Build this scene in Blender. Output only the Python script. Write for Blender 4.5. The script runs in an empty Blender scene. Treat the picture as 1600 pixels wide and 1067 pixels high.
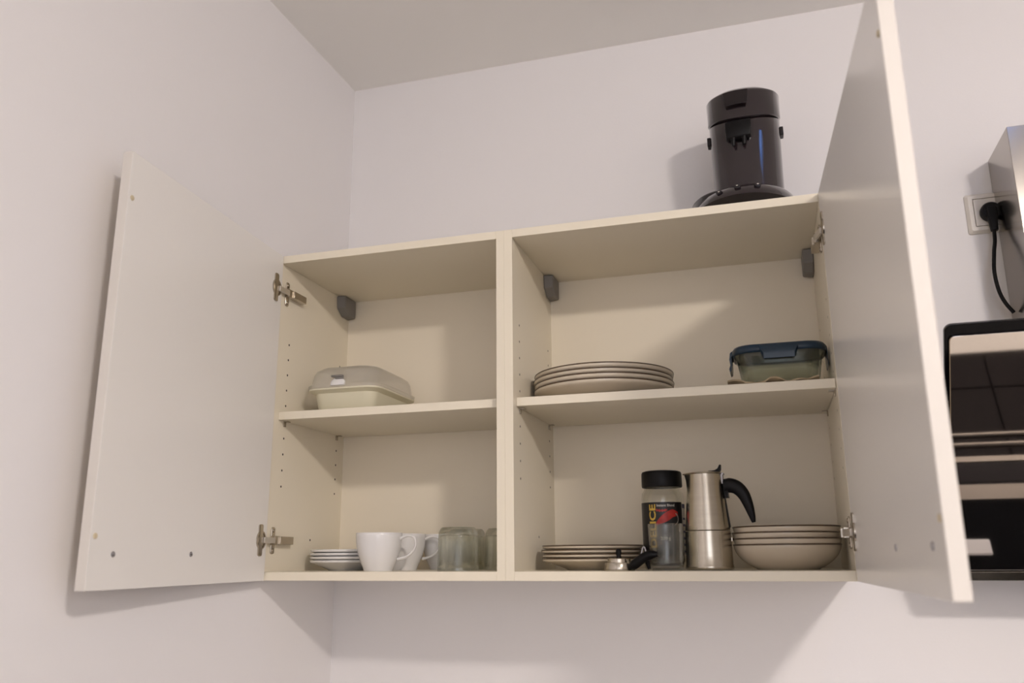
import bpy, bmesh, math, random
from mathutils import Vector, Matrix
random.seed(4)
scene = bpy.context.scene
C = scene.collection
PI = math.pi

# ------------------------------------------------------------------ camera
cam_d = bpy.data.cameras.new('camera')
cam = bpy.data.objects.new('camera', cam_d)
C.objects.link(cam)
scene.camera = cam
cam_d.sensor_fit = 'HORIZONTAL'
cam_d.sensor_width = 36.0
cam_d.lens = 1330.7 / 1600.0 * 36.0
cam_d.clip_start = 0.02
RX, RY, RZ = 0.2466, 0.0073, 0.2903
Mr = Matrix.Rotation(RZ, 3, 'Z') @ Matrix.Rotation(RX, 3, 'X') @ Matrix.Rotation(RY, 3, 'Y')
right, fwd, up = Mr.col[0], Mr.col[1], Mr.col[2]
m = Matrix.Identity(4)
for i in range(3):
    m[i][0] = right[i]; m[i][1] = up[i]; m[i][2] = -fwd[i]
m[0][3], m[1][3], m[2][3] = 0.4534, -1.4685, 0.0423
cam.matrix_world = m
cam_d.dof.use_dof = True
cam_d.dof.focus_distance = 1.72
cam_d.dof.aperture_fstop = 4.0

# ------------------------------------------------------------------ world, lamp, exposure
world = bpy.data.worlds.new('world')
scene.world = world
world.use_nodes = True
bg = world.node_tree.nodes['Background']
bg.inputs[0].default_value = (0.55, 0.70, 1.0, 1)
bg.inputs[1].default_value = 1.0

LAMP = (1.58, -2.13, 1.212)            # flush ceiling lamp: an opal dome that gives off the room's light
LAMP_COL, LAMP_STR = (1.0, 0.905, 0.84), 305.0

wd = bpy.data.lights.new('added_fill', 'AREA')  # added fill light that lifts the room's shade, no source in view
wd.shape = 'RECTANGLE'; wd.size = 1.2; wd.size_y = 1.1
wd.energy = 8.0
wd.color = (1.0, 0.95, 0.93)
wo = bpy.data.objects.new('added_fill', wd)
wo.location = (0.85, -3.39, 0.25)
wo.rotation_euler = (PI / 2, 0, 0)
C.objects.link(wo)

vs = scene.view_settings
vs.view_transform = 'Standard'
vs.look = 'None'
vs.exposure = 0.0
vs.gamma = 1.0
vs.use_curve_mapping = False

# ------------------------------------------------------------------ materials
def mat(name, col, rough=0.5, metal=0.0, trans=0.0, ior=1.45, spec=0.5, bump=0.0, bscale=200.0,
        noise=0.0, nscale=6.0, coat=0.0, emit=None, estr=0.0, stretch=None):
    mt = bpy.data.materials.new(name)
    mt.use_nodes = True
    nt = mt.node_tree
    b = nt.nodes['Principled BSDF']
    b.inputs['Base Color'].default_value = (*col, 1)
    b.inputs['Roughness'].default_value = rough
    b.inputs['Metallic'].default_value = metal
    b.inputs['Transmission Weight'].default_value = trans
    b.inputs['IOR'].default_value = ior
    b.inputs['Specular IOR Level'].default_value = spec
    b.inputs['Coat Weight'].default_value = coat
    b.inputs['Coat Roughness'].default_value = 0.03
    if emit:
        b.inputs['Emission Color'].default_value = (*emit, 1)
        b.inputs['Emission Strength'].default_value = estr
    if bump or noise:
        tc = nt.nodes.new('ShaderNodeTexCoord')
        mp = nt.nodes.new('ShaderNodeMapping')
        nt.links.new(tc.outputs['Object'], mp.inputs[0])
        if stretch:
            mp.inputs['Scale'].default_value = stretch
    if bump:
        n = nt.nodes.new('ShaderNodeTexNoise')
        n.inputs['Scale'].default_value = bscale
        n.inputs['Detail'].default_value = 3
        nt.links.new(mp.outputs[0], n.inputs['Vector'])
        bp = nt.nodes.new('ShaderNodeBump')
        bp.inputs['Strength'].default_value = bump
        bp.inputs['Distance'].default_value = 0.002
        nt.links.new(n.outputs[0], bp.inputs['Height'])
        nt.links.new(bp.outputs[0], b.inputs['Normal'])
    if noise:
        n2 = nt.nodes.new('ShaderNodeTexNoise')
        n2.inputs['Scale'].default_value = nscale
        n2.inputs['Detail'].default_value = 4
        nt.links.new(mp.outputs[0], n2.inputs['Vector'])
        mr = nt.nodes.new('ShaderNodeMapRange')
        mr.inputs[1].default_value = 0.3; mr.inputs[2].default_value = 0.7
        mr.inputs[3].default_value = 1 - noise; mr.inputs[4].default_value = 1 + noise * 0.4
        nt.links.new(n2.outputs[0], mr.inputs[0])
        mx = nt.nodes.new('ShaderNodeVectorMath'); mx.operation = 'SCALE'
        mx.inputs[0].default_value = col
        nt.links.new(mr.outputs[0], mx.inputs['Scale'])
        nt.links.new(mx.outputs[0], b.inputs['Base Color'])
    return mt

M = {}
M['wall'] = mat('wall_paint', (0.84, 0.82, 0.825), 0.75, bump=0.06, bscale=260, noise=0.006, nscale=3, spec=0.25)
M['ceil'] = mat('ceiling_paint', (0.955, 0.935, 0.90), 0.85, bump=0.06, bscale=220, noise=0.006, nscale=3, spec=0.2)
M['mel'] = mat('cream_melamine', (0.86, 0.79, 0.645), 0.34, bump=0.02, bscale=700, spec=0.4)
M['melback'] = mat('cream_back_panel', (0.88, 0.80, 0.655), 0.45, bump=0.02, bscale=700, spec=0.35)
M['door'] = mat('white_door_laminate', (0.85, 0.825, 0.79), 0.24, bump=0.015, bscale=500, spec=0.45)
M['dooredge'] = mat('door_edge_band', (0.70, 0.66, 0.61), 0.45, bump=0.01, bscale=500)
M['doorfront'] = mat('tan_door_front', (0.70, 0.56, 0.36), 0.35, noise=0.05, nscale=8, stretch=(1, 1, 8))
M['nickel'] = mat('nickel_steel', (0.50, 0.45, 0.38), 0.25, metal=1.0, bump=0.03, bscale=300)
M['grey'] = mat('grey_plastic', (0.23, 0.215, 0.20), 0.5, bump=0.05, bscale=600)
M['hole'] = mat('dark_hole', (0.045, 0.035, 0.028), 0.9, noise=0.05)
M['screw'] = mat('zinc_screw', (0.42, 0.41, 0.43), 0.38, metal=1.0, noise=0.1, nscale=200)
M['link'] = mat('bright_zinc', (0.85, 0.82, 0.78), 0.45, metal=1.0, noise=0.05, nscale=100)
M['bumper'] = mat('felt_bumper', (0.62, 0.53, 0.36), 0.6, noise=0.05)
M['china'] = mat('white_china', (0.80, 0.785, 0.775), 0.14, spec=0.5, noise=0.01, coat=0.3)
M['stone'] = mat('cream_stoneware', (0.64, 0.555, 0.43), 0.22, noise=0.03, nscale=14, coat=0.2)
M['rim'] = mat('brown_rim_glaze', (0.085, 0.05, 0.025), 0.3, noise=0.2, nscale=60)
M['glass'] = mat('clear_glass', (0.97, 0.985, 0.97), 0.02, trans=1.0, ior=1.48, noise=0.005)
M['dglass'] = mat('green_tint_glass', (0.90, 0.93, 0.88), 0.02, trans=1.0, ior=1.48, noise=0.005)
M['clearpl'] = mat('clear_plastic', (0.94, 0.93, 0.90), 0.06, trans=1.0, ior=1.25, noise=0.005)
def thin(name, tint, ior=1.45, rough=0.02, milk=0.0, refr=0.0):
    mt = bpy.data.materials.new(name); mt.use_nodes = True
    nt = mt.node_tree; nt.nodes.clear()
    out = nt.nodes.new('ShaderNodeOutputMaterial')
    tr = nt.nodes.new('ShaderNodeBsdfTransparent'); tr.inputs[0].default_value = (*tint, 1)
    gl = nt.nodes.new('ShaderNodeBsdfGlossy'); gl.inputs['Roughness'].default_value = rough
    lw = nt.nodes.new('ShaderNodeLayerWeight'); lw.inputs['Blend'].default_value = 0.5
    pw = nt.nodes.new('ShaderNodeMath'); pw.operation = 'POWER'; pw.inputs[1].default_value = 4.0
    nt.links.new(lw.outputs['Facing'], pw.inputs[0])
    fr = nt.nodes.new('ShaderNodeMath'); fr.operation = 'MULTIPLY_ADD'
    fr.inputs[1].default_value = 0.75; fr.inputs[2].default_value = ((ior - 1) / (ior + 1)) ** 2
    nt.links.new(pw.outputs[0], fr.inputs[0])
    mx = nt.nodes.new('ShaderNodeMixShader')
    nt.links.new(fr.outputs[0], mx.inputs[0]); nt.links.new(tr.outputs[0], mx.inputs[1]); nt.links.new(gl.outputs[0], mx.inputs[2])
    last = mx
    if refr:
        rg = nt.nodes.new('ShaderNodeBsdfGlass'); rg.inputs['IOR'].default_value = 1.48; rg.inputs['Roughness'].default_value = rough
        rg.inputs[0].default_value = (*[c ** .5 for c in tint], 1)
        m3 = nt.nodes.new('ShaderNodeMixShader'); m3.inputs[0].default_value = refr
        nt.links.new(mx.outputs[0], m3.inputs[1]); nt.links.new(rg.outputs[0], m3.inputs[2])
        last = m3
    if milk:
        df = nt.nodes.new('ShaderNodeBsdfDiffuse'); df.inputs[0].default_value = (0.85, 0.83, 0.78, 1)
        m2 = nt.nodes.new('ShaderNodeMixShader'); m2.inputs[0].default_value = milk
        nt.links.new(last.outputs[0], m2.inputs[1]); nt.links.new(df.outputs[0], m2.inputs[2])
        last = m2
    nt.links.new(last.outputs[0], out.inputs[0])
    return mt
M['clearpl'] = thin('clear_lid_plastic', (0.985, 0.98, 0.97), 1.33, 0.05, milk=0.14)
M['dglass'] = thin('green_tint_glass', (0.96, 0.97, 0.94), 1.5, 0.02, refr=0.4)
M['dishglass'] = thin('container_glass', (0.86, 0.89, 0.85), 1.5, 0.02, refr=0.3)
M['glass'] = thin('clear_glass', (0.955, 0.96, 0.945), 1.5, 0.02, refr=0.15)
M['creampl'] = mat('cream_plastic', (0.74, 0.70, 0.54), 0.35, noise=0.02, spec=0.4)
M['navy'] = mat('navy_plastic', (0.009, 0.028, 0.052), 0.28, noise=0.1, nscale=30)
M['cloth'] = mat('beige_cloth', (0.46, 0.36, 0.23), 0.85, bump=0.3, bscale=900, noise=0.2, nscale=60)
M['black'] = mat('black_plastic', (0.004, 0.0035, 0.004), 0.38, spec=0.22, noise=0.1, nscale=40)
M['gloss'] = mat('aubergine_gloss_plastic', (0.022, 0.015, 0.017), 0.12, noise=0.04, nscale=20, coat=0.5)
M['glossmid'] = mat('aubergine_dark_latch', (0.012, 0.008, 0.009), 0.16, noise=0.04, nscale=20)
M['glossdark'] = mat('dark_gloss_plastic', (0.012, 0.009, 0.011), 0.12, noise=0.05, nscale=20)
M['steel'] = mat('brushed_steel', (0.52, 0.475, 0.40), 0.23, metal=1.0, bump=0.03, bscale=80, stretch=(1, 1, 14), noise=0.06, nscale=10)
M['chim'] = mat('chimney_steel', (0.44, 0.41, 0.375), 0.17, metal=1.0, bump=0.02, bscale=60, stretch=(10, 10, 1), noise=0.02, nscale=10)
M['dksteel'] = mat('dull_dark_steel', (0.16, 0.14, 0.12), 0.4, metal=1.0, noise=0.05)
M['mirror'] = mat('polished_hood_front', (0.62, 0.58, 0.55), 0.03, metal=1.0, noise=0.01)
M['hoodblack'] = mat('hood_black_glass', (0.003, 0.003, 0.004), 0.06, spec=0.15, noise=0.05)
M['socket'] = mat('socket_white_plastic', (0.74, 0.70, 0.65), 0.35, noise=0.01)
M['cord'] = mat('black_rubber', (0.005, 0.0045, 0.005), 0.45, spec=0.25, noise=0.1, nscale=80)
M['coffee'] = mat('coffee_powder', (0.05, 0.022, 0.012), 0.9, bump=0.4, bscale=900, noise=0.3, nscale=300)
M['lblack'] = mat('label_black', (0.006, 0.005, 0.006), 0.35, noise=0.1)
M['lyellow'] = mat('label_yellow', (0.62, 0.40, 0.06), 0.4, noise=0.05)
M['lred'] = mat('label_red', (0.42, 0.018, 0.012), 0.4, noise=0.25, nscale=120)
M['lwhite'] = mat('label_white', (0.62, 0.58, 0.52), 0.4, noise=0.05)
M['lgrey'] = mat('label_grey', (0.30, 0.26, 0.22), 0.4, noise=0.05)
M['lblue'] = mat('label_blue', (0.03, 0.03, 0.12), 0.4, noise=0.05)
M['tile'] = mat('dark_floor_tile', (0.012, 0.0085, 0.008), 0.6, spec=0.12, noise=0.08, nscale=4)
M['grout'] = mat('dark_grout', (0.004, 0.003, 0.003), 0.9, spec=0.05, noise=0.05)
M['white'] = mat('white_lacquer', (0.75, 0.70, 0.63), 0.35, noise=0.01)
M['added_mat'] = mat('pale_mat_weave', (0.72, 0.67, 0.60), 0.9, bump=0.5, bscale=300, noise=0.06, nscale=80)
M['worktop'] = mat('pale_worktop', (0.80, 0.77, 0.73), 0.4, noise=0.03, nscale=40)
M['blueglow'] = mat('blue_glow_pane', (0.3, 0.4, 0.6), 0.3, emit=(0.20, 0.40, 1.0), estr=6.0, noise=0.01)  # glow of the added ceiling pane, only for the blue streak
M['lampglow'] = mat('glowing_opal_glass', (0.8, 0.8, 0.8), 0.4, emit=LAMP_COL, estr=LAMP_STR, noise=0.01)
M['opal'] = mat('opal_canopy', (0.8, 0.8, 0.78), 0.4, noise=0.01)

# ------------------------------------------------------------------ mesh helpers
def root(name, loc, label, cat, group=None):
    o = bpy.data.objects.new(name, None)
    o.empty_display_size = 0.02
    C.objects.link(o)
    o.location = loc
    o['label'] = label; o['category'] = cat
    if group: o['group'] = group
    return o

def world_of(o):
    v = Vector(o.location)
    while o.parent:
        o = o.parent; v = v + Vector(o.location)
    return v

def build(name, bm, mt, parent=None, origin=None, label=None, smooth=True, bevel=0.0, seg=2, angle=40):
    """link the bmesh (in world coordinates) as one mesh object; origin = its own origin"""
    bmesh.ops.remove_doubles(bm, verts=bm.verts[:], dist=1e-6)
    bmesh.ops.recalc_face_normals(bm, faces=bm.faces[:])
    base = world_of(parent) if parent else Vector((0, 0, 0))
    org = Vector(origin) if origin is not None else base
    for v in bm.verts: v.co -= org
    me = bpy.data.meshes.new(name)
    bm.to_mesh(me); bm.free()
    for x in (mt if isinstance(mt, (list, tuple)) else [mt]):
        me.materials.append(M[x] if isinstance(x, str) else x)
    o = bpy.data.objects.new(name, me)
    C.objects.link(o)
    if parent:
        o.parent = parent
    o.location = org - base
    if label: o['label'] = label
    if bevel:
        bv = o.modifiers.new('bevel', 'BEVEL')
        bv.width = bevel; bv.segments = seg; bv.limit_method = 'ANGLE'; bv.angle_limit = math.radians(35)
        bv.harden_normals = False
    if smooth:
        for p in me.polygons: p.use_smooth = True
        if hasattr(me, 'set_sharp_from_angle'):
            me.set_sharp_from_angle(angle=math.radians(angle))
    return o

def tag(o, label, cat, group=None):
    o['label'] = label; o['category'] = cat
    if group: o['group'] = group
    return o

def struct(o):
    o['kind'] = 'structure'
    return o

def add_box(bm, x0, x1, y0, y1, z0, z1, mi=0, fn=None):
    vs_ = []
    for (x, y, z) in ((x0, y0, z0), (x1, y0, z0), (x1, y1, z0), (x0, y1, z0), (x0, y0, z1), (x1, y0, z1), (x1, y1, z1), (x0, y1, z1)):
        p = fn(x, y, z) if fn else (x, y, z)
        vs_.append(bm.verts.new(p))
    for f in ((0, 3, 2, 1), (4, 5, 6, 7), (0, 1, 5, 4), (1, 2, 6, 5), (2, 3, 7, 6), (3, 0, 4, 7)):
        fc = bm.faces.new([vs_[i] for i in f]); fc.material_index = mi
    return vs_

def box(name, dims, mt, parent=None, bevel=0.0006, **k):
    bm = bmesh.new()
    add_box(bm, *dims)
    return build(name, bm, mt, parent, bevel=bevel, **k)

def add_lathe(bm, prof, c, n=48, mi=0, ax=None):
    """prof = [(r,z)...] around a vertical axis through c (world). r==0 closes to a pole"""
    rings = []
    for r, z in prof:
        if r < 1e-6:
            rings.append([bm.verts.new((c[0], c[1], c[2] + z))])
        else:
            rings.append([bm.verts.new((c[0] + r * math.cos(2 * PI * i / n), c[1] + r * math.sin(2 * PI * i / n), c[2] + z)) for i in range(n)])
    for a, b in zip(rings, rings[1:]):
        if len(a) == 1 and len(b) == 1: continue
        for i in range(n):
            j = (i + 1) % n
            if len(a) == 1: f = bm.faces.new((a[0], b[j], b[i]))
            elif len(b) == 1: f = bm.faces.new((a[i], a[j], b[0]))
            else: f = bm.faces.new((a[i], a[j], b[j], b[i]))
            f.material_index = mi
    return rings

def lathe(name, prof, c, mt, parent=None, n=48, **k):
    bm = bmesh.new(); add_lathe(bm, prof, c, n)
    return build(name, bm, mt, parent, **k)

def add_loft(bm, rings, cap0=True, cap1=True, closed=False, mi=0):
    R = [[bm.verts.new(p) for p in r] for r in rings]
    n = len(R[0])
    pairs = list(zip(R, R[1:])) + ([(R[-1], R[0])] if closed else [])
    for a, b in pairs:
        for i in range(n):
            j = (i + 1) % n
            f = bm.faces.new((a[i], a[j], b[j], b[i])); f.material_index = mi
    if not closed:
        if cap0: bm.faces.new(list(reversed(R[0]))).material_index = mi
        if cap1: bm.faces.new(R[-1]).material_index = mi
    return R

def rr(cx, cy, w, d, r, z, n=6):
    """rounded rectangle ring"""
    r = min(r, w / 2 - 1e-5, d / 2 - 1e-5)
    out = []
    for k, (sx, sy) in enumerate(((1, 1), (-1, 1), (-1, -1), (1, -1))):
        for i in range(n + 1):
            a = PI / 2 * k + PI / 2 * i / n
            out.append((cx + sx * (w / 2 - r) + r * math.cos(a), cy + sy * (d / 2 - r) + r * math.sin(a), z))
    return out

def add_tube(bm, pts, rad, n=12, mi=0, flat=None):
    """tube along pts; rad number or list; flat=(a,b) factors of the section"""
    P = [Vector(p) for p in pts]
    rings = []
    prev = None
    for i, p in enumerate(P):
        t = (P[min(i + 1, len(P) - 1)] - P[max(i - 1, 0)]).normalized()
        if prev is None:
            ref = Vector((0, 1, 0)) if abs(t.y) < 0.9 else Vector((1, 0, 0))
            u = t.cross(ref).normalized()
        else:
            u = (prev - t * prev.dot(t)).normalized()
        prev = u
        w = t.cross(u)
        r = rad[i] if isinstance(rad, (list, tuple)) else rad
        fa, fb = flat if flat else (1, 1)
        rings.append([tuple(p + u * (r * fa * math.cos(2 * PI * k / n)) + w * (r * fb * math.sin(2 * PI * k / n))) for k in range(n)])
    add_loft(bm, rings, mi=mi)

def smooth_pts(pts, sub=6):
    """Catmull-Rom"""
    P = [Vector(p) for p in pts]
    P = [P[0] * 2 - P[1]] + P + [P[-1] * 2 - P[-2]]
    out = []
    for i in range(1, len(P) - 2):
        for k in range(sub):
            t = k / sub
            a, b, c_, d = P[i - 1], P[i], P[i + 1], P[i + 2]
            out.append(0.5 * ((2 * b) + (c_ - a) * t + (2 * a - 5 * b + 4 * c_ - d) * t * t + (3 * b - a - 3 * c_ + d) * t ** 3))
    out.append(P[-2])
    return [tuple(p) for p in out]

def copy_thing(o, delta, label=None):
    c = o.copy(); C.objects.link(c)
    c.location = Vector(o.location) + Vector(delta)
    if label: c['label'] = label
    for ch in list(o.children):
        k = ch.copy(); C.objects.link(k); k.parent = c
        for g in list(ch.children):
            q = g.copy(); C.objects.link(q); q.parent = k
    return c

# ------------------------------------------------------------------ room shell
H, W1, W2, DI, T, ZS, YS, D = 0.65, 0.4977, 0.5868, 0.2990, 0.016, 0.326, 0.0202, 0.3142
ZC, XW, XE, YF, ZF = 1.212, -0.4985, 2.7, -3.4, -1.45
th = 0.08
bm = bmesh.new()                           # the left wall is a touch out of square
add_box(bm, XW - th, XW, YF - th, D + th, ZF, ZC + th, fn=lambda x, y, z: (x - 0.013 * (D - y), y, z))
struct(build('wall_left', bm, 'wall', smooth=False))
struct(box('wall_back', (XW, XE, D, D + th, ZF, ZC + th), 'wall', bevel=0))
struct(box('wall_right', (XE, XE + th, YF - th, D + th, ZF, ZC + th), 'wall', bevel=0))
# ceiling with an added recess, its glowing pane puts the blue streak on the coffee machine
SX0, SX1, SY0, SY1 = 0.98, 1.16, -0.80, -0.50
bm = bmesh.new()
for d_ in ((XW - .06, SX0, YF, D), (SX1, XE, YF, D), (SX0, SX1, YF, SY0), (SX0, SX1, SY1, D)):
    add_box(bm, d_[0], d_[1], d_[2], d_[3], ZC, ZC + th)
struct(build('ceiling', bm, 'ceil', smooth=False))
w1 = struct(box('streak_pane', (SX0, SX1, SY0, SY1, ZC + 0.05, ZC + 0.06), 'blueglow', bevel=0))
bm = bmesh.new()
for d_ in ((SX0, SX0 + .008, SY0, SY1), (SX1 - .008, SX1, SY0, SY1), (SX0 + .008, SX1 - .008, SY0, SY0 + .008), (SX0 + .008, SX1 - .008, SY1 - .008, SY1)):
    add_box(bm, d_[0], d_[1], d_[2], d_[3], ZC + 0.002, ZC + 0.05)
build('pane_frame', bm, 'opal', w1, smooth=False)
# front wall (behind the camera) with an unseen window, added to bring in fill
WX0, WX1, WZ0, WZ1 = 0.2, 1.5, -0.35, 0.85
bm = bmesh.new()
for d_ in ((XW - .05, WX0, ZF, ZC), (WX1, XE, ZF, ZC), (WX0, WX1, ZF, WZ0), (WX0, WX1, WZ1, ZC)):
    add_box(bm, d_[0], d_[1], YF - th, YF, d_[2], d_[3])
struct(build('wall_front', bm, 'wall', smooth=False))
bm = bmesh.new()
fw = 0.05
for d_ in ((WX0, WX0 + fw, WZ0, WZ1), (WX1 - fw, WX1, WZ0, WZ1), (WX0 + fw, WX1 - fw, WZ0, WZ0 + fw), (WX0 + fw, WX1 - fw, WZ1 - fw, WZ1), (0.825, 0.875, WZ0 + fw, WZ1 - fw)):
    add_box(bm, d_[0], d_[1], YF - 0.06, YF - 0.01, d_[2], d_[3])
w2 = struct(build('added_window', bm, 'opal', smooth=False))
# floor: dark tiles
fl = struct(box('floor', (XW - th, XE + th, YF - th, D + th, ZF - 0.1, ZF - 0.004), 'grout', bevel=0))
tm = None
TS = 0.45
for i in range(-5, 4):
    for j in range(-6, 4):
        x0, y0 = 1.29 + i * TS, -1.255 + j * TS
        xa, xb, ya, yb = max(x0, XW), min(x0 + TS, XE), max(y0, YF), min(y0 + TS, D)
        if xb - xa < 0.02 or yb - ya < 0.02: continue
        bm = bmesh.new()
        add_box(bm, xa + .004, xb - .004, ya + .004, yb - .004, ZF - 0.004, ZF)
        build('tile', bm, 'tile', fl, smooth=False, origin=((xa + xb) / 2, (ya + yb) / 2, ZF))

# ------------------------------------------------------------------ wall cabinets
def cabinet(x0, x1, label, hinge_left):
    r = root('wall_cabinet', ((x0 + x1) / 2, 0, 0), label, 'cabinet', 'open wall cabinets')
    box('side_panel', (x0, x0 + T, 0, D - 0.001, 0, H), 'mel', r)
    box('side_panel', (x1 - T, x1, 0, D - 0.001, 0, H), 'mel', r)
    box('top_panel', (x0 + T, x1 - T, 0, D - 0.001, H - T, H), 'mel', r)
    box('bottom_panel', (x0 + T, x1 - T, 0, D - 0.001, 0, T), 'mel', r)
    box('back_panel', (x0 + T, x1 - T, DI, DI + 0.006, T, H - T), 'melback', r, bevel=0)
    box('shelf', (x0 + T + .0006, x1 - T - .0006, YS, DI - .002, ZS - T, ZS), 'mel', r)
    # shelf pins
    for xs, s in ((x0 + T, 1), (x1 - T, -1)):
        for y in (0.043, 0.264):
            bm = bmesh.new()
            add_box(bm, *sorted((xs, xs + s * 0.011)), y - .004, y + .006, ZS - T - .0022, ZS - T - .0002)
            add_box(bm, *sorted((xs, xs + s * 0.0022)), y - .004, y + .004, ZS - T - .011, ZS - T - .0022)
            build('shelf_pin', bm, 'nickel', r, bevel=.0004)
    # rows of drilled pin holes
    bm = bmesh.new()
    for xs, s in ((x0 + T, 1), (x1 - T, -1)):
        pts = [(y, ZS + 0.016 + 0.032 * k) for y in (0.0437, 0.2645) for k in (0, 1, 2, 3, 4)] + \
              [(y, ZS - 0.0505 - 0.032 * k) for y in (0.0437, 0.2645) for k in range(4)] + [(0.168, 0.0775)]
        for y, z in pts:
            c0 = bm.verts.new((xs + s * 0.0003, y, z))
            ring = [bm.verts.new((xs + s * 0.0003, y + .0024 * math.cos(a * PI / 4), z + .0024 * math.sin(a * PI / 4))) for a in range(8)]
            for k in range(8): bm.faces.new((c0, ring[k], ring[(k + 1) % 8]))
    ho = build('pin_holes', bm, 'hole', r, smooth=False); ho['kind'] = 'stuff'
    # grey covers of the hanging brackets
    for xs, s in ((x0 + T, 1), (x1 - T, -1)):
        if hinge_left and s == -1: pass
        bm = bmesh.new()
        # slanted-bottom cover: outline in y-z, extruded in x
        out = [(0.236, H - T - .0005), (0.238, 0.604), (0.262, 0.588), (0.294, 0.588), (0.294, H - T - .0005)]
        a = [bm.verts.new((xs, y, z)) for y, z in out]
        b = [bm.verts.new((xs + s * 0.021, y + (0.004 if i in (0, 1) else 0), z + (.003 if i in (1, 2, 3) else 0))) for i, (y, z) in enumerate(out)]
        bm.faces.new(a); bm.faces.new(b)
        for i in range(5): bm.faces.new((a[i], a[(i + 1) % 5], b[(i + 1) % 5], b[i]))
        build('bracket_cover', bm, 'grey', r, bevel=0.003, seg=3)
    return r

cabL = cabinet(-W1, 0.0, 'narrower open wall cabinet in the corner, holding cups and glasses', True)
cabR = cabinet(0.0, W2, 'wider open wall cabinet holding the moka pot, under the coffee machine', False)

def door(cab, hx, ang, L, side, cat_label):
    """side -1: hinged left, +1: hinged right. T(s,n,z): s along the door, n outward thickness"""
    if side < 0: dv = (-math.cos(ang), -math.sin(ang)); nv = (dv[1], -dv[0])
    else: dv = (math.cos(ang), -math.sin(ang)); nv = (-dv[1], dv[0])
    def F(s, n, z): return (hx + dv[0] * s + nv[0] * n, -0.003 + dv[1] * s + nv[1] * n, z)
    TD = 0.0165
    bm = bmesh.new()
    add_box(bm, 0.0, L, 0.0, TD, 0.0, 0.648, fn=F)
    for f in bm.faces:                       # the edge band on the free edge
        if all(abs((Vector(v.co) - Vector(F(L, 0, v.co.z))).dot(Vector((dv[0], dv[1], 0)))) < 1e-4 for v in f.verts):
            f.material_index = 1
        elif all(abs((Vector(v.co) - Vector(F(0, TD, v.co.z))).dot(Vector((nv[0], nv[1], 0)))) < 1e-4 for v in f.verts):
            f.material_index = 2         # the tan front, seen only in the warm light it throws on the wall
    d = build('door', bm, ['door', 'dooredge', 'doorfront'], cab, origin=F(0, 0, 0), bevel=0.0008, smooth=False, label=cat_label)
    for z in (0.574, 0.0745):                # hinge cup flange screwed to the door
        bm = bmesh.new()
        rings = []
        for n_ in (-0.0001, -0.0022, -0.0028):
            sh = 0.0 if n_ > -0.0025 else 0.0012
            base = rr(0.0255, z, 0.015 - 2 * sh, 0.058 - 2 * sh, 0.004, 0)
            rings.append([F(a, n_, b) for a, b, _ in base])
        add_loft(bm, rings)
        for k in range(12):                  # round rim of the cup
            pass
        ringo = [[F(0.0225 + rr_ * math.cos(2 * PI * k / 20), n_, z + rr_ * math.sin(2 * PI * k / 20)) for k in range(20)]
                 for rr_, n_ in ((0.0175, -.0001), (0.0172, -.0024), (0.0150, -.0024), (0.0145, -.0008))]
        add_loft(bm, ringo)
        build('hinge_cup', bm, 'nickel', d, origin=F(0.0255, 0, z))
    for s in ((0.440, 0.248) if side < 0 else (0.552, 0.3595)):   # handle screws
        bm = bmesh.new()
        ring = [[F(s + r_ * math.cos(2 * PI * k / 16), n_, 0.0485 + r_ * math.sin(2 * PI * k / 16)) for k in range(16)]
                for r_, n_ in ((0.0043, -.0001), (0.0041, -.0010), (0.0030, -.0016), (0.0012, -.0006))]
        add_loft(bm, ring)
        build('handle_screw', bm, 'screw', d, origin=F(s, 0, 0.0485))
    for z in (0.574, 0.073):                 # stick-on bumpers at the free edge
        s = L - 0.009
        bm = bmesh.new()
        ring = [[F(s + r_ * math.cos(2 * PI * k / 14), n_, z + r_ * math.sin(2 * PI * k / 14)) for k in range(14)]
                for r_, n_ in ((0.0042, -.0001), (0.0040, -.0012), (0.0025, -.0018))]
        add_loft(bm, ring)
        build('bumper', bm, 'bumper', d, origin=F(s, 0, z))
    return F

FL = door(cabL, -0.4771, 1.6437, 0.4899, -1, 'white cabinet door swung open beside the left wall')
FR = door(cabR, 0.5710, 1.5231, 0.6039, 1, 'white cabinet door swung open towards the camera')

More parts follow.
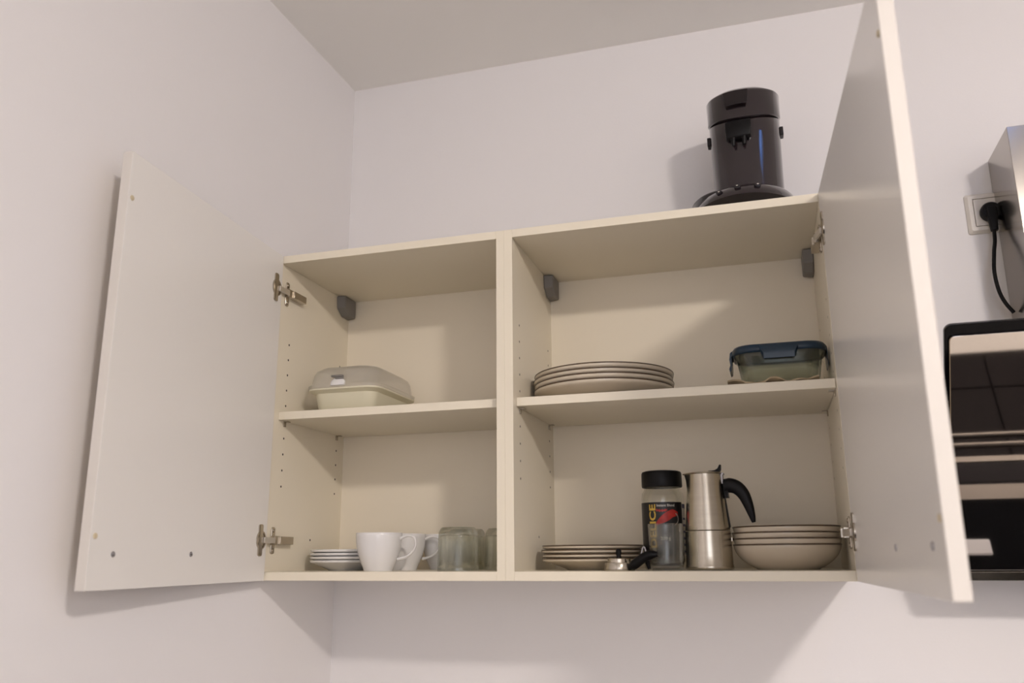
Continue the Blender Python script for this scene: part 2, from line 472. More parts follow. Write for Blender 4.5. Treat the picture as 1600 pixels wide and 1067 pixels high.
def hinge(cab, xs, s, F, z):
    """mounting plate and arm on the inner side panel; s = direction into the cabinet"""
    bm = bmesh.new()
    rings = []
    for dx in (0.0001, 0.0022, 0.0028):
        sh = 0 if dx < .0025 else .001
        rings.append([(xs + s * dx, y, zz) for y, zz, _ in rr(0.0235, z, 0.0125 - 2 * sh, 0.051 - 2 * sh, 0.004, 0)])
    add_loft(bm, rings)
    for dz in (-0.019, 0.019):
        ring = [[(xs + s * dx, 0.0235 + r_ * math.cos(2 * PI * k / 12), z + dz + r_ * math.sin(2 * PI * k / 12)) for k in range(12)]
                for r_, dx in ((0.0040, .0026), (0.0036, .0042), (0.0016, .0044), (0.0008, .0030))]
        add_loft(bm, ring)
    add_box(bm, *sorted((xs + s * .0026, xs + s * .0115)), 0.014, 0.033, z - .0085, z + .0085)
    add_box(bm, *sorted((xs + s * .0005, xs + s * .0150)), 0.030, 0.078, z - .0075, z + .0075)
    h = build('hinge_arm', bm, 'nickel', cab, bevel=0.0012)
    # bright link from arm to cup
    a = Vector((xs + s * 0.0105, 0.016, z)); b = Vector(F(0.016, -0.003, z))
    bm = bmesh.new()
    dd = (b - a).normalized(); nn = Vector((dd.y, -dd.x, 0))
    q = []
    for e in (a, b):
        for zz in (-0.0055, 0.0055):
            for w in (-0.0022, 0.0022):
                q.append(e + nn * w + Vector((0, 0, zz)))
    vs_ = [bm.verts.new(p) for p in q]
    for f in ((0, 1, 3, 2), (4, 6, 7, 5), (0, 4, 5, 1), (2, 3, 7, 6), (0, 2, 6, 4), (1, 5, 7, 3)): bm.faces.new([vs_[i] for i in f])
    build('hinge_link', bm, 'link', h, bevel=.0006)

for z in (0.574, 0.0745):
    hinge(cabL, -W1 + T, 1, FL, z)
    hinge(cabR, W2 - T, -1, FR, z)

# ------------------------------------------------------------------ dishes
def plate_prof(R, f, h, t=0.0035, steep=1.6, lip=0.005):
    h0 = h
    h = h - lip + t * .5
    out = [(0.0, 0.0015), (f - 0.005, 0.0015), (f - 0.003, 0.0), (f, 0.0), (f + .002, 0.0015)]
    n = 10
    for k in range(1, n + 1):
        u = k / n
        out.append((f + .002 + (R - f - .002) * u, 0.0015 + (h - t * 0.5 - 0.0015) * (u ** steep)))
    out += [(R + .0006, h), (R + .0006, h0 - .0004), (R - .0002, h0), (R - .0022, h0 - .0002)]
    for k in range(n, -1, -1):
        u = k / n
        out.append((max(f - .002 + (R - f) * u - 0.0015, 0.001), t + .0015 + (h - t - .0015) * (u ** steep)))
    out.append((0.0, t + .0015))
    return out

def bowl_prof(R, f, h, t=0.0032):
    out = [(0.0, 0.002), (f - 0.006, 0.002), (f - 0.004, 0.0), (f, 0.0), (f + .002, 0.002)]
    n = 14
    for k in range(1, n + 1):
        a = PI / 2 * k / n
        u, w = math.sin(a) ** 1.0, 1 - math.cos(a)
        out.append((f + .002 + (R - f - .002) * (math.sin(a) ** 1.75), 0.002 + (h - .002) * (w ** 1.0)))
    out.append((R - .0008, h + .0012))
    for k in range(n, -1, -1):
        a = PI / 2 * k / n
        out.append((max(f - .001 + (R - t - f + .001) * (math.sin(a) ** 1.75), .001), t + .002 + (h - t - .002) * (1 - math.cos(a))))
    out.append((0.0, t + .002))
    return out

ORD = ['lowest', 'second lowest', 'second highest', 'topmost']
def stack(name, cat, what, where, grp, prof, c, z0, dz, R, h, m, n=4, rim=True, N=64):
    first = root(name, (c[0], c[1], z0), '%s %s' % (ORD[0], what) + where, cat, grp)
    lathe('body', prof, (c[0], c[1], z0), m, first, n=N, angle=60)
    if rim:
        lathe('rim_band', [(R - .0022, h + .0004), (R + .0001, h + .0008), (R + .0011, h + .0001), (R + .0012, h - .0014), (R + .0004, h - .0017)],
              (c[0], c[1], z0), 'rim', first, n=N, angle=80)
    out = [first]
    jit = [(0, 0), (0.001, -0.0015), (-0.0012, 0.001), (0.0008, 0.0006)]
    for k in range(1, n):
        lab = '%s %s%s' % (ORD[k], what, where)
        out.append(copy_thing(first, (jit[k][0], jit[k][1], dz * k), lab))
    return out

# large dinner plates on the right shelf
stack('dinner_plate', 'plate', 'large cream dinner plate with brown rim', ' in the stack on the shelf', 'large dinner plates stacked on the shelf',
      plate_prof(0.1350, 0.085, 0.0275, steep=1.25, lip=.0066), (0.1545, 0.1570), ZS, 0.0098, 0.1350, 0.0275, 'stone')
# dessert plates / shallow bowls bottom left of the right cabinet
stack('shallow_bowl', 'bowl', 'shallow cream bowl with brown rim', ' in the stack behind the steel lid', 'shallow bowls on the bottom of the cabinet',
      plate_prof(0.0935, 0.046, 0.0212, t=.003, steep=0.85, lip=.0048), (0.1235, 0.1520), T, 0.0076, 0.0935, 0.0212, 'stone')
# deep bowls
stack('deep_bowl', 'bowl', 'deep cream bowl with brown rim', ' in the stack right of the moka pot', 'deep bowls beside the moka pot',
      bowl_prof(0.0905, 0.052, 0.0425), (0.4725, 0.1420), T, 0.0101, 0.0905, 0.0425, 'stone')
# white saucers
stack('saucer', 'saucer', 'white saucer', ' in the stack left of the cups', 'white saucers stacked beside the cups',
      plate_prof(0.0740, 0.036, 0.0205, t=.0028, steep=0.9, lip=.0042), (-0.3930, 0.1660), T, 0.0070, 0.0740, 0.0205, 'china', rim=False)

# white cups
def cup(c, rot, label):
    r = root('cup', (c[0], c[1], T), label, 'cup', 'white coffee cups')
    Rt, Rb, h = 0.0445, 0.0270, 0.0705
    prof = [(0, .003), (Rb - .004, .003), (Rb - .003, 0), (Rb, 0), (Rb + .001, .002)]
    n = 14
    for k in range(1, n + 1):
        u = k / n
        prof.append((Rb + (Rt - Rb) * (1 - (1 - u) ** 2.1), .002 + (h - .002) * u))
    prof += [(Rt - .0010, h + .0008), (Rt - .0024, h)]
    for k in range(n, 0, -1):
        u = k / n
        prof.append((Rb - .0026 + (Rt - Rb) * (1 - (1 - u) ** 2.1), .005 + (h - .005) * u))
    prof.append((0, .0055))
    lathe('body', prof, (c[0], c[1], T), 'china', r, n=56, angle=60)
    ca, sa = math.cos(rot), math.sin(rot)
    pts = [(0.0425, 0.0600), (0.0560, 0.0655), (0.0700, 0.0625), (0.0740, 0.0500), (0.0690, 0.0370), (0.0560, 0.0265), (0.0385, 0.0215)]
    pts = smooth_pts([(c[0] + a * ca, c[1] + a * sa, T + b) for a, b in pts], 5)
    bm = bmesh.new()
    add_tube(bm, pts, [0.0042 - 0.0012 * math.sin(PI * i / (len(pts) - 1)) for i in range(len(pts))], n=12, flat=(0.75, 1.15))
    build('handle', bm, 'china', r)
    return r
cup((-0.2785, 0.0750), 0.10, 'white cup in front, handle to the right, before the other cups')
cup((-0.2690, 0.1710), 0.25, 'white cup directly behind the front cup')
cup((-0.2130, 0.2480), 2.2, 'white cup at the back beside the upturned glasses')

# upturned faceted tumblers
def facet_glass(c, rot, label):
    r = root('tumbler', (c[0], c[1], T), label, 'glass', 'upturned faceted tumblers')
    n = 8
    def ring(rad, z, rnd, sub=4):
        out = []
        for k in range(n):
            for s in range(sub):
                a0 = 2 * PI * k / n + rot; a1 = 2 * PI * (k + 1) / n + rot
                t = s / sub
                x = math.cos(a0) * (1 - t) + math.cos(a1) * t; y = math.sin(a0) * (1 - t) + math.sin(a1) * t
                l = math.hypot(x, y)
                f = rnd / l + (1 - rnd)
                out.append((c[0] + rad * x * f, c[1] + rad * y * f, T + z))
        return out
    Z = [(0.0390, 0.0, 1.0), (0.0394, .006, 1.0), (0.0392, .010, 0.1), (0.0380, .058, 0.0), (0.0376, .064, 0.9), (0.0372, .070, 1.0), (0.0345, .076, 1.0), (0.0315, .0795, 1.0)]
    I = [(0.0290, .0660, 1.0), (0.0335, .0640, 1.0), (0.0347, .058, 1.0), (0.0362, .010, 1.0), (0.0366, 0.0, 1.0)]
    bm = bmesh.new()
    add_loft(bm, [ring(*z) for z in Z] + [ring(rd, z, q) for rd, z, q in I], cap0=False, cap1=False)
    # close: flat foot on top, inner floor, mouth ring at the shelf
    bm.verts.ensure_lookup_table()
    m_ = n * 4
    vs_ = bm.verts[:]
    nz, ni = len(Z), len(I)
    top = vs_[(nz - 1) * m_: nz * m_]; inn = vs_[nz * m_:(nz + 1) * m_]
    # remove the faces bridging foot edge and inner floor edge
    bad = [f for f in bm.faces if any(v in top for v in f.verts) and any(v in inn for v in f.verts)]
    bmesh.ops.delete(bm, geom=bad, context='FACES_ONLY')
    bm.faces.new(top); bm.faces.new(inn)
    mo, mi_ = vs_[0:m_], vs_[(nz + ni - 1) * m_:]
    for i in range(m_):
        j = (i + 1) % m_
        bm.faces.new((mo[i], mo[j], mi_[j], mi_[i]))
    build('glass_body', bm, 'dglass', r, angle=28)
    return r
facet_glass((-0.1215, 0.0900), 0.50, 'upturned faceted glass tumbler nearest the shelf edge')
facet_glass((-0.0610, 0.1900), 0.30, 'upturned faceted glass tumbler partly hidden by the cabinet divider')
facet_glass((-0.1450, 0.2030), 0.40, 'upturned faceted glass tumbler behind the front one, before the back panel')

# food box with a clear dome lid
fb = root('food_box', (-0.363, 0.155, ZS), 'cream plastic food box with clear domed lid on the left shelf', 'food box')
bx_, by_ = -0.3630, 0.1540
def off_ring(w, d, r, z): return rr(bx_, by_, w, d, r, ZS + z, n=8)
bm = bmesh.new()
add_loft(bm, [off_ring(.120, .166, .020, .0), off_ring(.126, .172, .022, .002), off_ring(.140, .188, .024, .040), off_ring(.158, .206, .028, .0445), off_ring(.164, .212, .030, .0460), off_ring(.164, .212, .030, .0490),
              off_ring(.134, .182, .022, .0485), off_ring(.122, .168, .020, .004)])
build('base', bm, 'creampl', fb, label='cream plastic base', angle=50)
bm = bmesh.new()
lid_o = [(.165, .213, .031, .0495), (.166, .214, .031, .056), (.157, .205, .032, .0600), (.152, .200, .034, .080), (.146, .194, .036, .088), (.128, .176, .034, .0945), (.100, .148, .030, .0965)]
lid_i = [(.098, .146, .030, .0950), (.126, .174, .034, .0930), (.1435, .1915, .036, .0868), (.1495, .1975, .034, .0795), (.154, .202, .032, .0590), (.163, .211, .031, .0548), (.162, .210, .031, .0495)]
R_ = add_loft(bm, [off_ring(*q) for q in lid_o] + [off_ring(*q) for q in lid_i], cap0=False, cap1=False)
n_ = len(R_[0]); k_ = len(lid_o) - 1
bad = [f for f in bm.faces if any(v in R_[k_] for v in f.verts) and any(v in R_[k_ + 1] for v in f.verts)]
bmesh.ops.delete(bm, geom=bad, context='FACES_ONLY')
bm.faces.new(R_[k_]); bm.faces.new(R_[k_ + 1])
for i in range(n_):
    j = (i + 1) % n_
    bm.faces.new((R_[0][i], R_[0][j], R_[-1][j], R_[-1][i]))
build('lid', bm, 'clearpl', fb, label='clear plastic domed lid', angle=50)
# white snap tab at the front of the lid
bm = bmesh.new()
rg = []
for y_, sc_ in ((by_ - .1075, .8), (by_ - .1055, 1.0), (by_ - .1000, 1.0)):
    pr = []
    for k in range(13):
        a = PI * k / 12
        pr.append((bx_ - .006 + .0155 * sc_ * math.cos(a), y_ + .004 * math.sin(a), ZS + .058 + .012 * sc_ * math.sin(a)))
    pr.append((bx_ - .006 - .0155 * sc_, y_, ZS + .0535)); pr.append((bx_ - .006 + .0155 * sc_, y_, ZS + .0535))
    rg.append(pr)
add_loft(bm, rg)
build('snap_tab', bm, 'china', fb, label='white snap tab')
bm = bmesh.new()
add_box(bm, bx_ - .020, bx_ + .006, by_ - .108, by_ - .100, ZS + .0705, ZS + .0745)
add_box(bm, bx_ - .012, bx_ + .006, by_ - .106, by_ - .099, ZS + .0660, ZS + .0705)
build('vent_clip', bm, 'grey', fb, bevel=.0015)

# glass container with navy lid
gx, gy = 0.4855, 0.1120
gb = root('glass_container', (gx, gy, ZS + .006), 'rectangular glass food container with navy clip lid on the right shelf', 'container')
zb = ZS + 0.0065
def gr(w, d, r, z): return rr(gx, gy, w, d, r, zb + z, n=8)
bm = bmesh.new()
go = [(.112, .076, .022, .0), (.124, .088, .026, .003), (.134, .098, .028, .012), (.146, .110, .030, .048), (.152, .116, .032, .0530), (.152, .116, .032, .0580)]
gi = [(.138, .102, .027, .0580), (.137, .101, .027, .048), (.125, .089, .025, .012), (.116, .080, .022, .0070), (.104, .068, .020, .0050)]
add_loft(bm, [gr(*q) for q in go + gi])
build('glass_dish', bm, 'dishglass', gb, label='clear glass dish', angle=50)
bm = bmesh.new()
add_loft(bm, [gr(.156, .120, .033, .0545), gr(.160, .124, .034, .0570), gr(.160, .124, .034, .0645), gr(.154, .118, .032, .0690), gr(.134, .098, .026, .0700)], cap0=False)
R2 = add_loft(bm, [gr(.156, .120, .033, .0545), gr(.1535, .1175, .032, .0545), gr(.1535, .1175, .032, .0590), gr(.12, .09, .03, .0592)], cap0=False)
lid = build('lid', bm, 'navy', gb, label='navy plastic lid', angle=50)
def clip(fn, w):
    """snap clip; fn(a along side, out, z)"""
    bm = bmesh.new()
    prof = [(0.0, .0670), (.0045, .0640), (.0062, .0520), (.0050, .0420), (.0075, .0350), (.0062, .0290), (.0030, .0310), (.0018, .0420), (.0016, .0560), (-.004, .0620)]
    rings = []
    for a, s in ((-w / 2, .9), (-w / 2 + .003, 1), (w / 2 - .003, 1), (w / 2, .9)):
        rings.append([fn(a, o * s, z) for o, z in prof])
    add_loft(bm, rings)
    build('clip', bm, 'navy', gb, bevel=.0006)
def front_clip():
    bm = bmesh.new()
    prof = [(-.004, .0660), (.0030, .0655), (.0062, .0600), (.0062, .0500), (.0052, .0405), (.0022, .0400), (.0020, .0560), (-.004, .0600)]
    rings = [[(gx + a * (1 if z > .05 else .82), gy - .062 - o, zb + z) for o, z in prof] for a in (-.032, -.030, .030, .032)]
    add_loft(bm, rings)
    build('clip', bm, 'navy', gb, bevel=.0006, label='wide front clip of the navy lid')
front_clip()
clip(lambda a, o, z: (gx - .080 - o * 1.0, gy + a, zb + z), .050)
clip(lambda a, o, z: (gx + .080 + o * .45, gy + a, zb + z), .050)

# folded beige cloth under the container
bm = bmesh.new()
nx, ny = 40, 14
def clz(i, j):
    x = i / nx; y = j / ny
    edge = max(0.0, 1 - min(y, 1 - y) * 14)
    side = max(abs(x - .5) * 2 - .75, 0) / .25
    fold = max(0.0, 1 - y / .16) * (0.0065 * max(0, math.sin(x * 13.5 + .6)) ** .7 * (1.0 if x < .5 else .9))
    return 0.0012 + 0.0016 * (0.5 + 0.5 * math.sin(x * 17 + 1.3 * math.sin(y * 7))) + fold
top = [[bm.verts.new((0.396 + 0.150 * i / nx, 0.0235 + 0.006 * math.sin(i * .55) * (1 - j / ny) + 0.13 * j / ny, ZS + clz(i, j) + .0012)) for j in range(ny + 1)] for i in range(nx + 1)]
bot = [[bm.verts.new((v.co.x, v.co.y, max(ZS + .0002, v.co.z - .0026))) for v in col] for col in top]
for i in range(nx):
    for j in range(ny):
        bm.faces.new((top[i][j], top[i + 1][j], top[i + 1][j + 1], top[i][j + 1]))
        bm.faces.new((bot[i][j], bot[i][j + 1], bot[i + 1][j + 1], bot[i + 1][j]))
for i in range(nx):
    bm.faces.new((top[i][0], bot[i][0], bot[i + 1][0], top[i + 1][0])); bm.faces.new((top[i][ny], top[i + 1][ny], bot[i + 1][ny], bot[i][ny]))
for j in range(ny):
    bm.faces.new((top[0][j], top[0][j + 1], bot[0][j + 1], bot[0][j])); bm.faces.new((top[nx][j], bot[nx][j], bot[nx][j + 1], top[nx][j + 1]))
tag(build('cloth', bm, 'cloth', origin=(0.47, 0.09, ZS)), 'beige folded cloth lying under the glass container', 'cloth')

# ------------------------------------------------------------------ instant coffee jar
jx, jy = 0.2600, 0.1450
jar = root('coffee_jar', (jx, jy, T), 'instant coffee jar with black screw cap and black label', 'jar')
JR = 0.0385
prof = [(0, .004), (.024, .0035), (.031, 0.0), (.0355, .001), (.0380, .006), (JR, .012), (JR, .118), (.0385, .128), (.0372, .136), (.0335, .1415), (.0325, .1500),
        (.0300, .1500), (.0305, .1410), (.0345, .1350), (.0358, .1270), (.0360, .118), (.0360, .014), (.034, .009), (.028, .007), (0, .007)]
lathe('glass_body', prof, (jx, jy, T), 'glass', jar, n=56, angle=40, label='clear glass jar')
lathe('coffee', [(0, .0075), (.030, .0078), (.0352, .014), (.0354, .0180), (.0350, .052), (.02, .056), (0, .0555)], (jx, jy, T), 'coffee', jar, n=40, label='dark coffee powder')
bm = bmesh.new()
add_lathe(bm, [(0, .1500), (.0338, .1500), (.0338, .1475), (.0362, .1470), (.0372, .1495), (.0370, .1720), (.0355, .1755), (.031, .1770), (0, .1772)], (jx, jy, T), n=72)
build('screw_cap', bm, 'black', jar, label='black screw cap')
# label: bent strip with print
FACE = math.atan2(-1.4685 - jy, 0.4534 - jx)
def bend(u, v, dr=0.0):
    a = FACE + u / JR
    r = JR + 0.0004 + dr
    return (jx + r * math.cos(a), jy + r * math.sin(a), T + v)
def bent_poly(bm, pts, dr, nu=1):
    vs_ = [bm.verts.new(bend(u, v, dr)) for u, v in pts]
    return bm.faces.new(vs_)
def bent_rect(bm, u0, u1, v0, v1, dr, n=24):
    g = [[bm.verts.new(bend(u0 + (u1 - u0) * i / n, v, dr)) for v in (v0, v1)] for i in range(n + 1)]
    for i in range(n): bm.faces.new((g[i][0], g[i + 1][0], g[i + 1][1], g[i][1]))
def bent_solid(u0, u1, v0, v1, dr, n=24):
    bm = bmesh.new()
    g = [[bm.verts.new(bend(u0 + (u1 - u0) * i / n, v, q)) for v, q in ((v0, dr), (v1, dr), (v1, dr - .0002), (v0, dr - .0002))] for i in range(n + 1)]
    for i in range(n):
        for k in range(4):
            bm.faces.new((g[i][k], g[i + 1][k], g[i + 1][(k + 1) % 4], g[i][(k + 1) % 4]))
    bm.faces.new(g[0]); bm.faces.new(list(reversed(g[-1])))
    return bm
lab = build('label', bent_solid(-0.075, 0.0400, 0.0255, 0.1190, 0.0, n=40), 'lblack', jar, label='black printed paper label')
build('side_print', bent_solid(0.0405, 0.075, 0.0255, 0.1160, 0.0, n=14), 'lwhite', jar, label='white side of the label with blue print')
bm = bmesh.new()
bent_rect(bm, 0.0405, 0.0740, 0.1085, 0.1160, .0003)
for k in range(6):
    bent_rect(bm, 0.0420, 0.0700, 0.0300 + k * .0115, 0.0340 + k * .0115, .0003)
build('side_lettering', bm, 'lblue', jar, smooth=False)

def text_mesh(txt, size, u, v, rot, mname, name, dr=.0004, bold=.0, align='LEFT', sx=1.0):
    cu = bpy.data.curves.new('lettering_curve', 'FONT')
    cu.body = txt; cu.size = size; cu.align_x = align; cu.offset = bold
    to = bpy.data.objects.new('lettering_curve', cu)
    C.objects.link(to)
    dg = bpy.context.evaluated_depsgraph_get()
    me = bpy.data.meshes.new_from_object(to.evaluated_get(dg))
    bpy.data.objects.remove(to); bpy.data.curves.remove(cu)
    bm = bmesh.new(); bm.from_mesh(me); bpy.data.meshes.remove(me)
    long_e = [e for e in bm.edges if e.calc_length() > .004]
    for _ in range(2):
        if long_e: bmesh.ops.subdivide_edges(bm, edges=long_e, cuts=1)
        bmesh.ops.triangulate(bm, faces=bm.faces[:])
        long_e = [e for e in bm.edges if e.calc_length() > .004]
    ca, sa = math.cos(rot), math.sin(rot)
    for w in bm.verts:
        x, y = w.co.x * sx, w.co.y
        w.co = bend(u + x * ca - y * sa, v + x * sa + y * ca, dr)
    return build(name, bm, mname, jar, smooth=False)
text_mesh('DELICE', 0.0170, -0.0140, 0.0375, PI / 2, 'lyellow', 'lettering', bold=.0005, sx=1.43)
text_mesh('Instant Blend', 0.0062, -0.0115, 0.1110, 0, 'lwhite', 'lettering', bold=.0001)
text_mesh('200 g', 0.0080, -0.0065, 0.0520, 0, 'lwhite', 'lettering', bold=.0001)
# red swirl with a cup
bm = bmesh.new()
def swirl(pts_u, dr):
    n = len(pts_u)
    g = [[bm.verts.new(bend(u, v + w, dr)), bm.verts.new(bend(u, v - w, dr))] if True else 0 for u, v, w in pts_u]
    for a, b in zip(g, g[1:]): bm.faces.new((a[0], b[0], b[1], a[1]))
swirl([(-0.0130 + .041 * k / 20, 0.0800 + .024 * (k / 20) ** .8 - .006 * max(0, k / 20 - .75) * 4, 0.0030 + 0.0055 * math.sin(PI * k / 20)) for k in range(21)], .0002)
swirl([(-0.0125 + .020 * k / 12, 0.1050 - .0015 * math.sin(PI * k / 12), 0.0018 + .001 * math.sin(k * 2.1)) for k in range(13)], .0002)
build('red_print', bm, 'lred', jar, smooth=False)
bm = bmesh.new()
for r0, r1, m0, m1 in ((.0105, .0125, -1.2, 1.0),):
    g = []
    for k in range(17):
        a = m0 + (m1 - m0) * k / 16
        g.append([bm.verts.new(bend(.0165 + rr_ * math.cos(a), .0890 + rr_ * math.sin(a), .0005)) for rr_ in (r0, r1)])
    for a, b in zip(g, g[1:]): bm.faces.new((a[0], b[0], b[1], a[1]))
build('cup_print', bm, 'lgrey', jar, smooth=False)

# clear tumbler standing in front of the jar
tx, ty = 0.2720, 0.0680
prof = [(0, .0), (.0255, .0), (.0275, .002), (.0285, .012), (.0305, .078), (.0300, .0790), (.0290, .0785), (.0268, .016), (.0250, .0125), (0, .0115)]
tb = lathe('tumbler', prof, (tx, ty, T), 'glass', None, n=48, origin=(tx, ty, T), angle=40)
tag(tb, 'small clear straight glass tumbler in front of the coffee jar', 'glass')

# small steel lid with black knob
lx, ly = 0.1915, 0.0470
sl = root('steel_lid', (lx, ly, T), 'small round steel lid with a black knob', 'lid')
lathe('disc', [(0, .0), (.0265, .0), (.0275, .0010), (.0270, .0022), (.0250, .0030), (.0246, .0120), (.0235, .0136), (.0200, .0142), (.0196, .0200), (.0185, .0212), (0, .0218)],
      (lx, ly, T), 'steel', sl, n=48, angle=35, label='brushed steel disc')
lathe('knob', [(0, .0212), (.0046, .0212), (.0040, .0250), (.0052, .0300), (.0048, .0345), (.0030, .0370), (0, .0374)], (lx, ly, T), 'black', sl, n=24)
# black utensil handle
uh = root('utensil', (0.235, 0.030, T), 'black plastic utensil handle leaning beside the small steel lid', 'utensil')
bm = bmesh.new()
pts = smooth_pts([(0.2080, 0.0330, T + .0052), (0.2200, 0.0310, T + .0100), (0.2330, 0.0290, T + .0190), (0.2460, 0.0270, T + .0255), (0.2620, 0.0250, T + .0275)], 5)
nn_ = len(pts)
add_tube(bm, pts, [0.0030 + .0052 * min(1, 4 * min(i / (nn_ - 1), 1.05 - i / (nn_ - 1))) for i in range(nn_)], n=14, flat=(1.0, .8))
build('handle', bm, 'black', uh)
bm = bmesh.new()
add_tube(bm, smooth_pts([(0.2415, 0.0300, T + .0200), (0.2440, 0.0320, T + .0100), (0.2460, 0.0325, T + .0030)], 4), [.0045, .0046, .0042, .0040, .0038, .0036, .0034, .003, .003], n=12)
build('foot', bm, 'black', uh)
bm = bmesh.new()
add_tube(bm, smooth_pts([(0.2330, 0.0310, T + .0250), (0.2345, 0.0315, T + .0330), (0.2375, 0.0320, T + .0400), (0.2405, 0.0320, T + .0345), (0.2410, 0.0310, T + .0260)], 5), .0014, n=10)
build('wire_loop', bm, 'screw', uh)

# ------------------------------------------------------------------ moka pot
mx_, my_ = 0.3410, 0.1120
mk = root('moka_pot', (mx_, my_, T), 'steel stovetop moka pot with black curved handle', 'moka pot')
mc = (mx_, my_, T)
lathe('boiler', [(0, .001), (.036, .0), (.0408, .0012), (.0418, .004), (.0412, .0075), (.0405, .0090), (.0400, .0300), (.0394, .0640), (.0392, .0662), (0, .0664)], mc, 'steel', mk, n=64, angle=30, label='lower steel boiler')
def collar(r0, z): return (r0, z)
bm = bmesh.new()
n = 64
def taper(z): return .0392 + (.0305 - .0392) * ((z - .068) / (.1640 - .068)) ** .92 if z > .068 else .0392
rings = []
for z in (.0672, .0680, .0800, .1000, .1200, .1400, .1560, .1630, .1655):
    r0 = taper(min(z, .164))
    if z < .0675: r0 -= .0008
    rg = []
    for k in range(n):
        a = 2 * PI * k / n
        sp = max(0, math.cos(a - PI)) ** 24                    # pouring lip towards the left
        r = r0 + sp * .0055 * max(0, (z - .138) / .0275) ** 2
        rg.append((mx_ + r * math.cos(a), my_ + r * math.sin(a), T + z))
    rings.append(rg)
add_loft(bm, rings)
build('jug', bm, 'steel', mk, angle=30, label='tapered upper steel jug')
bm = bmesh.new()
rings = []
for dr, z in ((.0006, .1658), (.0016, .1668), (.0010, .1682), (-.006, .1696), (-.020, .1712), (-.0290, .1718)):
    rg = []
    for k in range(n):
        a = 2 * PI * k / n
        sp = max(0, math.cos(a - PI)) ** 24
        r = max(.0305 + dr + sp * max(0, (.0058 + dr)), .0005)
        rg.append((mx_ + r * math.cos(a), my_ + r * math.sin(a), T + z))
    rings.append(rg)
add_loft(bm, rings)
build('lid', bm, 'steel', mk, label='flat steel lid', angle=40)
HA = -0.12                                                         # the handle points right, a little to the front
ch, sh = math.cos(HA), math.sin(HA)
def hp(a, z, w=0): return (mx_ + a * ch - w * sh, my_ + a * sh + w * ch, T + z)
# lid knob: black beak
bm = bmesh.new()
prof = [(0.001, .1706), (.010, .1722), (.019, .1726), (.0245, .1755), (.0285, .1825), (.0302, .1822), (.0298, .1740), (.0275, .1690), (.020, .1690)]
add_loft(bm, [[hp(a, z, w) for a, z in prof] for w in (-.0055, -.0045, .0045, .0055)])
build('knob', bm, 'black', mk, bevel=.001)
# hinge at the rim
bm = bmesh.new()
add_tube(bm, [hp(.0325, .1655, -.007), hp(.0325, .1655, .007)], .0022, n=10)
add_box(bm, 0, 1, 0, 1, 0, 1, fn=lambda x, y, z: hp(.0295 + .0035 * x, .1480 + .0175 * z, -.0065 + .013 * y))
build('hinge', bm, 'screw', mk, bevel=.0005)
# handle: swept black hook, thick at the root and pointed at the end
pts2 = [(.0335, .1440), (.0440, .1450), (.0560, .1405), (.0660, .1290), (.0725, .1130), (.0775, .0950), (.0805, .0800)]
sp_ = smooth_pts([hp(a, z) for a, z in pts2], 5)
nn_ = len(sp_)
rad = []
for i in range(nn_):
    u = i / (nn_ - 1)
    rad.append(.0115 * (1 - u) ** .8 * (1 if u > .1 else .92) + .0036 + .0022 * math.sin(PI * u))
bm = bmesh.new()
add_tube(bm, sp_, rad, n=16, flat=(.88, .60))
add_box(bm, 0, 1, 0, 1, 0, 1, fn=lambda x, y, z: hp(.0315 + .0065 * x + .003 * (1 - z), .1230 + .033 * z, -.0058 + .0116 * y))
build('handle', bm, 'black', mk, label='black curved plastic handle')
bm = bmesh.new()
add_box(bm, 0, 1, 0, 1, 0, 1, fn=lambda x, y, z: hp(.0332 + .0016 * x + .0058 * (1 - z), .0720 + .052 * z, -.003 + .006 * y))
build('handle_strap', bm, 'black', mk)
lathe('safety_valve', [(0, -.003), (.0034, -.003), (.0034, .003), (0, .003)], (mx_ + .0402, my_ + .006, T + .052), 'nickel', mk, n=12)

# ------------------------------------------------------------------ coffee pad machine on top
qx, qy = 0.4580, 0.1560
cm = root('coffee_machine', (qx, qy, H), 'dark glossy coffee pad machine standing on top of the cabinet', 'coffee machine')
def se(a, b, k, n=64, e=2.35):
    t = 2 * PI * k / n
    c_, s_ = math.cos(t), math.sin(t)
    return a * math.copysign(abs(c_) ** (2 / e), c_), b * math.copysign(abs(s_) ** (2 / e), s_)
def sring(a, b, z, tilt=0.0, dx=0, dy=0, e=2.35):
    out = []
    for k in range(64):
        x, y = se(a, b, k, e=e)
        out.append((qx + dx + x, qy + dy + y, H + z + tilt * y))
    return out
# base
bm = bmesh.new()
add_loft(bm, [sring(.074, .086, .001, dx=-.012, e=2), sring(.080, .092, .018, dx=-.012, e=2), sring(.094, .116, .0230, dx=-.010, dy=-.006, e=2), sring(.1000, .1240, .0270, dx=-.010, dy=-.008, e=2),
              sring(.0985, .1225, .0340, dx=-.010, dy=-.008, e=2), sring(.0930, .1160, .0460, dx=-.009, dy=-.007, e=2), sring(.0850, .1050, .0540, dx=-.006, dy=-.004, e=2), sring(.0720, .0860, .0580, dx=-.003, e=2)])
build('base', bm, 'gloss', cm, angle=60, label='rounded base with three buttons')
bm = bmesh.new()
def tring(a, b, z): return [(qx - .034 + x, qy + .010 + y, H + z) for x, y in (se(a, b, k, e=2.2) for k in range(64))]
add_loft(bm, [tring(.070, .085, .024), tring(.0780, .094, .030), tring(.0790, .095, .058), tring(.0750, .091, .0620)])
build('drip_tray', bm, 'glossdark', cm, angle=50)
